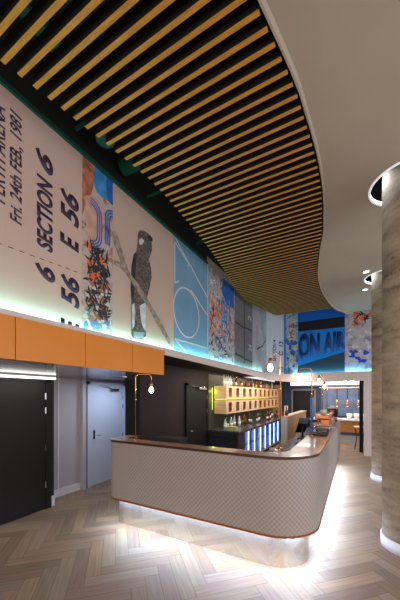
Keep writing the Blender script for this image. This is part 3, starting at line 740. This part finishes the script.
# ------------------------------------------------------------------ BACK BAR
cab = thing('back_counter', 'dark back counter along the wall under the plywood bottle boxes', 'counter', (-2.95, 6.9, 0))
MB().box(-3.39, -2.55, 6.56, 7.05, .08, .80).build('drawer_unit', M['darkcab'], cab)
MB().box(-3.37, -2.58, 6.60, 12.8, 0.001, .0795).build('toe_kick', M['black'], cab)
MB().box(-3.395, -2.50, 6.50, 12.85, .905, .95, bev=.004).build('worktop', M['darkstone'], cab)
MB().box(-3.39, -2.55, 6.53, 7.05, .801, .904).build('drawer_front', M['darkcab'], cab)
MB().box(-3.39, -2.55, 11.6, 12.8, .08, .904).build('end_unit', M['darkcab'], cab)
fr0 = 7.07
for i in range(4):
    a, bb = fr0+i*1.13, fr0+i*1.13+1.11
    pos = ['nearest the dark drawer unit', 'second from the dark drawer unit', 'third from the dark drawer unit', 'farthest along the back counter'][i]
    t = thing('bar_fridge', 'blue-lit glass-fronted bar fridge '+pos, 'fridge', (-2.95, (a+bb)/2, .08), 'bar fridges under the back counter')
    b = MB(); b.box(-3.35, -3.33, a, bb, .082, .90); b.box(-3.33, -2.60, a, a+.02, .082, .90); b.box(-3.33, -2.60, bb-.02, bb, .082, .90); b.box(-3.33, -2.60, a+.02, bb-.02, .082, .10); b.box(-3.33, -2.60, a+.02, bb-.02, .88, .90)
    b.build('cabinet_body', M['darkcab'], t)
    MB().box(-3.30, -2.64, a+.021, bb-.021, .48, .49).build('shelf', M['steel'], t)
    for k2 in range(2):
        m0 = a+.005+k2*.55; m1 = m0+.545
        b = MB(); b.box(-2.598, -2.575, m0, m0+.036, .085, .895); b.box(-2.598, -2.575, m1-.036, m1, .085, .895); b.box(-2.598, -2.575, m0+.036, m1-.036, .085, .12); b.box(-2.598, -2.575, m0+.036, m1-.036, .86, .895)
        dr = b.build('door', M['steel'], t)
        MB().box(-2.59, -2.585, m0+.036, m1-.036, .121, .859).build('glass_pane', M['glass'], dr)
        MB().box(-2.5745, -2.56, m1-.03, m1-.015, .35, .65).build('handle', M['chrome'], dr)
    for ym in (a+.55, bb-.021): MB().box(-3.1, -2.70, ym-.012, ym, .10, .47).build('light_panel', M['blueled'], t); MB().box(-3.1, -2.70, ym-.012, ym, .50, .87).build('light_panel', M['blueled'], t); MB().box(-2.67, -2.64, ym-.012, ym, .10, .87).build('light_strip', M['coolled'], t)  # glowing panels stand in for blue light on the fridge's inner side walls
    MB().box(-3.32, -3.315, a+.05, bb-.05, .5, .87).build('back_light', M['blueled'], t)
# plywood bottle boxes
tag(MB().box(-3.398, -3.388, 6.60, 12.88, .9505, 2.40).build('splashback', mat('olive_splashback', (.06, .06, .035), .4, noise=(3, .3, (1, 6, .3)))), 'olive ribbed splashback behind the plywood bottle boxes', 'splashback')
point('lime_glow', (-3.34, 6.80, 1.72), .5, (.75, 1, .05), .1); point('lime_glow', (-3.34, 6.78, 1.95), .6, (.75, 1, .05), .03)
sh = thing('bottle_boxes', 'double row of plywood bottle boxes mounted on the wall above the back counter', 'shelf unit', (-3.2, 9.5, 1.33))
XS0, XS1 = -3.36, -3.0
# bay pitch
bay0, pitch, nb = 6.87, .555, 10
for r_, (z0, z1) in enumerate(((1.345, 1.70), (1.745, 2.095))):
    for i in range(nb):
        a = bay0+i*pitch; bb = a+pitch-.006; tk = .018
        b = MB(); b.box(XS0, XS1, a, a+tk, z0, z1); b.box(XS0, XS1, bb-tk, bb, z0, z1)
        b.box(XS0, XS1, a+tk, bb-tk, z0, z0+tk); b.box(XS0, XS1, a+tk, bb-tk, z1-tk, z1); b.box(XS0, XS0+.012, a+tk, bb-tk, z0+tk, z1-tk)
        b.box(XS1-.02, XS1-.002, a+tk, a+.15, z0+tk, z1-tk); b.box(XS1-.02, XS1-.002, bb-.15, bb-tk, z0+tk, z1-tk); b.box(XS1-.02, XS1-.002, a+.15, bb-.15, z0+tk, z0+.05); b.box(XS1-.02, XS1-.002, a+.15, bb-.15, z1-.05, z1-tk)
        b.build('plywood_box', M['ply'] if i < 5 else M['ply2'], sh)
# bottles
def bottle_proto(glass, label_c, capc, h, kind=0):
    t = thing('bottle', '', 'bottle', (0, 0, 0)); r = .038
    if kind == 0: pr = [(r*.9, 0), (r, .01), (r, h*.58), (r*.85, h*.66), (.014, h*.76), (.013, h*.95)]
    elif kind == 1: pr = [(r, 0), (r*1.15, .01), (r*1.15, h*.5), (r*1.0, h*.62), (.018, h*.7), (.015, h*.92)]
    else: pr = [(r*.8, 0), (r*.85, .01), (r*.85, h*.5), (.02, h*.72), (.012, h*.97)]
    MB().lathe(pr, n=12).build('glass_body', glass, t)
    rr = pr[1][0]+.0008
    MB().lathe([(rr, h*.14), (rr, h*.42)], n=12).build('paper_label', label_c, t)
    MB().lathe([(.0155, h*.92), (.0155, h), (.012, h*1.005)], n=10).build('cap', capc, t)
    return t
def gl(n, c, tr=.6): return mat(n, c, .08, trans=tr, ior=1.4)
G = [gl('clear_bottle', (.85, .9, .92)), gl('amber_bottle', (.40, .12, .02)), gl('green_bottle', (.03, .16, .04)), gl('dark_bottle', (.03, .015, .01), .2), gl('blue_bottle', (.05, .2, .5)), gl('red_bottle', (.45, .03, .02))]
Lb = [mat('cream_label', (.7, .65, .55), .6), mat('black_label', (.03, .03, .03), .5), mat('red_label', (.5, .05, .03), .5), mat('yellow_label', (.7, .45, .08), .5), mat('white_label', (.8, .8, .8), .5)]
Cp = [M['black'], M['brass'], M['white'], M['steel']]
descr = [('clear glass', 'cream', 'silver', G[0], Lb[0], Cp[3], .31, 0), ('amber', 'black', 'brass', G[1], Lb[1], Cp[1], .30, 1), ('green glass', 'cream', 'black', G[2], Lb[0], Cp[0], .32, 2),
         ('dark glass', 'red', 'black', G[3], Lb[2], Cp[0], .31, 0), ('amber', 'yellow', 'black', G[1], Lb[3], Cp[0], .29, 0), ('clear glass', 'white', 'black', G[0], Lb[4], Cp[0], .30, 1),
         ('red', 'white', 'brass', G[5], Lb[4], Cp[1], .28, 2), ('blue glass', 'white', 'white', G[4], Lb[4], Cp[2], .30, 1)]
protos = [bottle_proto(d[3], d[4], d[5], d[6], d[7]) for d in descr]; used = [False]*8
def put_bottle(i, loc, where, group, sc=1):
    o = protos[i] if not used[i] else copy_tree(protos[i]); used[i] = True
    d = descr[i]
    return place(o, loc, f'{d[0]} bottle with {d[1]} label, {where}', group, random.uniform(0, 6), sc)
rb = random.Random(5)
def ordw(i): return ['first', 'second', 'third', 'fourth', 'fifth', 'sixth', 'seventh', 'eighth', 'ninth', 'tenth', 'eleventh', 'twelfth', 'thirteenth', 'fourteenth', 'fifteenth', 'sixteenth', 'seventeenth', 'eighteenth', 'nineteenth', 'twentieth', 'twenty-first', 'twenty-second', 'twenty-third', 'twenty-fourth'][i]
seq = [0, 0, 0, 5, 3, 6, 1, 4, 1, 3, 1, 5, 4, 1, 6, 3, 1, 2, 4, 0, 1, 4]
for i, k in enumerate(seq):
    y = 6.98+i*.258 if i > 4 else 6.95+i*.13
    if i > 4: y = 7.75+(i-5)*.285
    put_bottle(k, (-3.12+rb.uniform(-.05, .05), y, 2.0955), ordw(i)+' from the left on top of the plywood boxes', 'bottles on top of the plywood boxes', 1.0)
for i in range(nb):
    for r_, z in enumerate((1.3635, 1.7635)):
        k = rb.choice([0, 1, 3, 4, 5, 6, 1, 3])
        put_bottle(k, (-3.14, bay0+i*pitch+pitch/2-.006, z), f'{ordw(i)} bay from the left of the {"upper" if r_ else "lower"} plywood row', 'bottles inside the plywood boxes', .95)
n = 0
for i in range(22):
    y = 6.72+i*.26; k = [5, 2, 5, 0, 5, 1, 4, 2][i % 8] if i < 8 else rb.choice([3, 3, 6, 2, 1, 3, 4])
    put_bottle(k, (-2.93+rb.uniform(-.12, .12), y, .9505), ordw(i)+' from the left on the back counter', 'bottles standing on the back counter', 1.05)
for i in range(4):
    for j in range(3):
        put_bottle([7, 0, 2][j], (-2.80, fr0+i*1.13+[.15, .38, .80][j], .4905), f'{["left", "middle", "right"][j]} on the shelf of the {ordw(i)} bar fridge', 'bottles inside the bar fridges', .95)
tag(MB().box(-2.86, -2.62, 6.60, 6.74, .951, 1.05).build('napkin_box', mat('lime_box', (.45, .5, .2), .5)), 'small pale green caddy on the near end of the back counter', 'caddy')
tag(MB().box(-2.66, -2.52, 12.15, 12.2, .951, 1.4).build('price_card', M['white']), 'white upright card at the far end of the back counter', 'card')
tag(MB().box(-3.39, -2.95, 12.9, 12.95, .9, 2.3).build('end_board', M['ply2']), 'upright oiled plywood board closing the far end of the bottle boxes', 'board')

# service island (plywood) behind the bar side
isl = thing('service_cabinet', 'tall plywood service cabinet with a white glossy end behind the bar', 'cabinet', (-1.68, 8.6, 0))
MB().box(-1.68, -1.52, 7.24, 10.3, .05, 1.29, bev=.004).build('cabinet_body', M['ply2'], isl)
MB().box(-1.69, -1.50, 7.20, 7.238, .05, 1.29).build('end_panel', mat('glossy_white', (.6, .65, .75), .15), isl)
MB().box(-1.70, -1.50, 7.2, 10.31, 1.291, 1.315).build('top_board', M['ply'], isl)
MB().box(-1.66, -1.55, 7.3, 10.2, 0.001, .0495).build('toe_kick', M['black'], isl)
for i, (dx, k) in enumerate(((0, 3), (.06, 1), (.02, 5))):
    put_bottle(k, (-1.64+dx, 7.34+i*.14, 1.3155), ['nearest on the plywood service cabinet', 'middle one on the plywood service cabinet', 'rear one on the plywood service cabinet'][i], 'bottles on the service cabinet', .8)

# ------------------------------------------------------------------ THINGS ON THE BAR
tag(MB().box(-2.52, -2.08, 3.17, 3.40, .961, 1.26, bev=.01).build('glass_washer_box', M['rubber']), 'low black box standing behind the front ledge of the bar', 'box')
# till screen
t = thing('till_screen', 'dark touch screen till tilted back behind the bar side', 'till', (-.97, 6.1, .961))
MB().box(-1.06, -.88, 6.02, 6.2, .961, .975, bev=.003).build('base', M['rubber'], t)
b = MB(); b.tube([(-.97, 6.1, .975), (-.97, 6.1, 1.2)], .02); b.build('stand', M['rubber'], t)
b = MB(); b.poly([(-1.10, 6.0, 1.08), (-.94, 6.16, 1.08), (-.86, 6.22, 1.38), (-1.02, 6.06, 1.38)], (.012, -.014, .004)); b.build('screen', M['screen'], t)
tag(MB().box(-.66, -.40, 4.75, 5.15, 1.2125, 1.235, bev=.004).build('bar_mat', M['rubber']), 'black rubber drip mat lying on the bar side ledge', 'bar mat')
t = thing('display_panel', 'slim upright blue-lit display panel behind the bar mat', 'display', (-.76, 5.9, .961))
MB().box(-.82, -.70, 5.83, 5.97, .961, .99).build('base', M['rubber'], t)
MB().box(-.79, -.73, 5.89, 5.91, .9905, 1.80, bev=.005).build('panel', mat('blue_panel', (.05, .2, .5), .2, emit=(.04, .18, .6), es=.22, noise=(6, .8, (1, 1, 1))), t)
def machine(x, y, label, m, w_=.24, l_=.5, z=1.2125, k_=.72):
    t = thing('coffee_machine', label, 'coffee machine', (x, y, z))
    for dx in (-1, 1):
        for dy in (-1, 1): MB().lathe([(.018, 0), (.014, .03)], x+dx*w_*.38, y+dy*l_*.42, z, 10).build('foot', M['rubber'], t)
    MB().box(x-w_/2, x+w_/2, y-l_/2, y+l_/2, z+.0305, z+.09, bev=.008).build('drip_tray', M['chrome'], t)
    MB().box(x-w_*.1, x+w_/2, y-l_/2, y+l_/2, z+.0905, z+.21, bev=.01).build('body', m, t)
    MB().box(x-w_/2, x+w_/2, y-l_/2, y+l_/2, z+.2105, z+.29, bev=.015).build('head', m, t)
    for k in (-1, 1):
        g = MB().lathe([(.026, .15), (.03, .21)], x-w_*.30, y+k*l_*.22, z, 12).build('group_head', M['chrome'], t)
        MB().tube([(x-w_*.35, y+k*l_*.22, z+.165), (x-w_*.35-.12, y+k*l_*.22, z+.15)], .010).build('handle', M['rubber'], g)
    b = MB(); zr = z+.31; q = [(x-w_*.42, y-l_*.45, zr), (x+w_*.42, y-l_*.45, zr), (x+w_*.42, y+l_*.45, zr), (x-w_*.42, y+l_*.45, zr), (x-w_*.42, y-l_*.45, zr)]
    b.tube(q, .005)
    for p in q[:4]: b.tube([p, (p[0], p[1], z+.288)], .005)
    b.build('cup_rail', M['chrome'], t)
machine(-.53, 5.62, 'copper coffee machine on the bar side just behind the drip mat', M['copper'])
machine(-.53, 7.85, 'black and steel coffee machine at the far end of the bar side', M['rubber'], l_=.42)
def grinder(x, y, label, m, z=1.2125):
    t = thing('coffee_grinder', label, 'grinder', (x, y, z))
    MB().box(x-.07, x+.07, y-.09, y+.09, z, z+.17, bev=.012).build('body', m, t)
    MB().lathe([(.03, .1705), (.065, .22), (.068, .29), (.05, .31)], x, y, z, 14).build('hopper', M['copper'], t)
    MB().lathe([(.05, .3105), (.05, .322)], x, y, z, 14).build('lid', M['rubber'], t)
    MB().tube([(x-.07, y, z+.12), (x-.12, y, z+.105)], .012).build('spout', M['chrome'], t)
grinder(-.50, 6.55, 'steel coffee grinder with a copper hopper behind the copper coffee machine', M['chrome'])
grinder(-.50, 6.88, 'red coffee grinder standing before the black coffee machine', mat('red_enamel', (.45, .04, .03), .3))
# ceramic cups by the till
cupp = thing('cup', 'white ceramic cup', 'cup', (0, 0, 0))
MB().lathe([(.022, 0), (.034, .02), (.040, .075), (.036, .075), (.030, .02), (.001, .012)], n=14).build('bowl', M['cream'], cupp)
MB().tube([(.036+.02*math.sin(PI*i/6), 0, .02+.04*i/6) for i in range(7)], .004, 6).build('handle', M['cream'], cupp)
first = True
for i, (x, y, z, w2) in enumerate(((-1.08, 3.92, .9605, 'nearest the corner lamp'), (-1.0, 4.15, .9605, 'second behind the corner lamp'), (-1.14, 4.35, .9605, 'third behind the corner lamp'),
                                  (-.53, 7.74, 1.503, 'left one on top of the black coffee machine'), (-.53, 7.92, 1.503, 'right one on top of the black coffee machine'),
                                  (-.53, 5.46, 1.503, 'front one on top of the copper coffee machine'), (-.53, 5.62, 1.503, 'second one on top of the copper coffee machine'), (-.53, 5.78, 1.503, 'rear one on top of the copper coffee machine'))):
    o = cupp if first else copy_tree(cupp); first = False
    place(o, (x, y, z), 'white ceramic cup, '+w2, 'white cups along the bar', i)

# ------------------------------------------------------------------ SERVERY ROOM AT THE BACK
struct(MB().box(-1.35, .30, 13.47, 13.499, .95, 2.35), 'wall_back', M['bluewall'])
struct(MB().box(-3.39, -1.36, 13.48, 13.4995, 0, 2.5), 'wall_back', M['navy'])
d4 = struct(MB().box(-2.55, -1.65, 13.43, 13.478, .01, 2.05), 'door_4', M['blackdoor'])
b = MB(); b.box(-2.62, -2.555, 13.42, 13.478, 0, 2.1); b.box(-1.645, -1.58, 13.42, 13.478, 0, 2.1); b.box(-2.62, -1.58, 13.42, 13.478, 2.055, 2.11); b.build('door_frame', mat('grey_frame', (.2, .2, .22), .5), d4)
MB().tube([(-1.72, 13.43, 1.0), (-1.72, 13.38, 1.0), (-1.82, 13.38, 1.0)], .012).build('door_handle', M['steel'], d4)
sv = thing('servery_counter', 'servery counter with an orange timber front and white top in the back room', 'counter', (-.45, 12.3, 0))
MB().box(-1.6, .45, 12.0, 12.75, 0.001, .34).build('base', mat('pale_plinth', (.5, .5, .5), .5), sv)
MB().box(-1.6, .45, 11.98, 12.75, .341, .45).build('blue_band', mat('blue_band', (.04, .10, .26), .4), sv)
MB().box(-1.6, .45, 11.96, 12.75, .451, .88).build('timber_front', mat('orange_timber', (.55, .23, .06), .5, noise=(3, .2, (1, 1, 6))), sv)
MB().box(-1.62, .47, 11.92, 12.78, .881, .93, bev=.005).build('worktop', M['white'], sv)
b = MB(); b.lathe([(.06, 0), (.10, .01), (.105, .02)], n=16); pl = b.build('plate_stack', M['cream'])
pl['label'] = 'stack of white plates on the servery worktop, leftmost'; pl['category'] = 'plates'; pl['group'] = 'plates on the servery'
pl.location = (-.55, 12.15, .9305)
for i, x in enumerate((-.28, 0.0, .24)):
    o = pl.copy(); COL.objects.link(o); o.location = (x, 12.15, .9305); o.scale = (1, 1, 2.2)
    o['label'] = 'stack of white plates on the servery worktop, '+['second from left', 'third from left', 'rightmost'][i]
for i, x in enumerate((-.25, .0, .25)):
    o = cupp if False else copy_tree(cupp); place(o, (x, 12.6, .9305), 'large white cup at the back of the servery, '+['left', 'middle', 'right'][i]+' of three', 'large cups on the servery', 0, 2.6)
# pendant rail
pr = thing('pendant_rail', 'brass rail with three hanging brass heat lamps above the servery', 'pendant lamp', (-.5, 12.1, 1.45))
MB().tube([(-1.3, 12.1, 2.12), (.18, 12.1, 2.12)], .022, 10).build('rail', M['brass'], pr)
MB().tube([(-1.0, 12.1, 2.13), (-1.0, 12.1, 2.62)], .01, 8).build('rod', M['brass'], pr); MB().tube([(0, 12.1, 2.13), (0, 12.1, 2.62)], .01, 8).build('rod', M['brass'], pr)
for px in (337, 347.5, 358.5):
    k = (px-200)/FPX; X = (k*12.1*c_-12.1*s_)/(c_+k*s_)
    cd = MB().tube([(X, 12.1, 2.1), (X, 12.1, 1.62)], .012, 8).build('cord', M['black'], pr)
    shd = MB().lathe([(.055, 1.42), (.058, 1.45), (.045, 1.55), (.025, 1.60), (.02, 1.66)], X, 12.1, 0, 16).build('lamp_shade', M['brass'], pr)
    MB().sphere((X, 12.1, 1.43), .022).build('bulb', M['bulb'], shd)
tag((lambda m: m.tube([(-1.9, 11.2, 2.33), (-1.9, 11.2, 2.619)], .012) and m.tube([(-.1, 11.2, 2.33), (-.1, 11.2, 2.619)], .012) and m)(MB().box(-2.2, .10, 11.1, 11.3, 2.21, 2.332)).build('light_box', mat('light_box_glow', (1, 1, 1), .4, emit=(1, .90, .86), es=1.0)), 'long glowing white light box hung over the servery', 'light')
for i, px in enumerate((345, 351.5)):
    k = (px-200)/FPX; Y = 10.9; X = (k*Y*c_-Y*s_)/(c_+k*s_)
    t = thing('spot_lamp', ['left', 'right'][i]+' one of two bright round spot lamps before the servery light box', 'spot lamp', (X, Y, 2.28))
    MB().sphere((X, Y, 2.31), .05).build('globe', mat('spot_glow', (1, 1, 1), .4, emit=(1, .85, .8), es=5) if i == 0 else bpy.data.materials['spot_glow'], t)
    MB().tube([(X, Y, 2.355), (X, Y, 2.62)], .012).build('stem', M['black'], t)
tag(MB().box(.08, .19, 10.5, 10.6, 0.001, 2.3).build('steel_post', M['black']), 'black steel post beside the opening to the servery', 'post')
# little table
tb = thing('side_table', 'small side table with pale top and thin dark legs beside the second column', 'table', (.10, 11.1, 0))
MB().box(-.08, .30, 10.95, 11.35, .74, .77, bev=.004).build('table_top', M['cream'], tb)
for x in (-.05, .26):
    for y in (10.99, 11.31): MB().tube([(x, y, 0.001), (x*.6+.1*.4, y*.5+11.15*.5, .40), (x, y, .739)], .012, 8).build('leg', M['rubber'], tb)
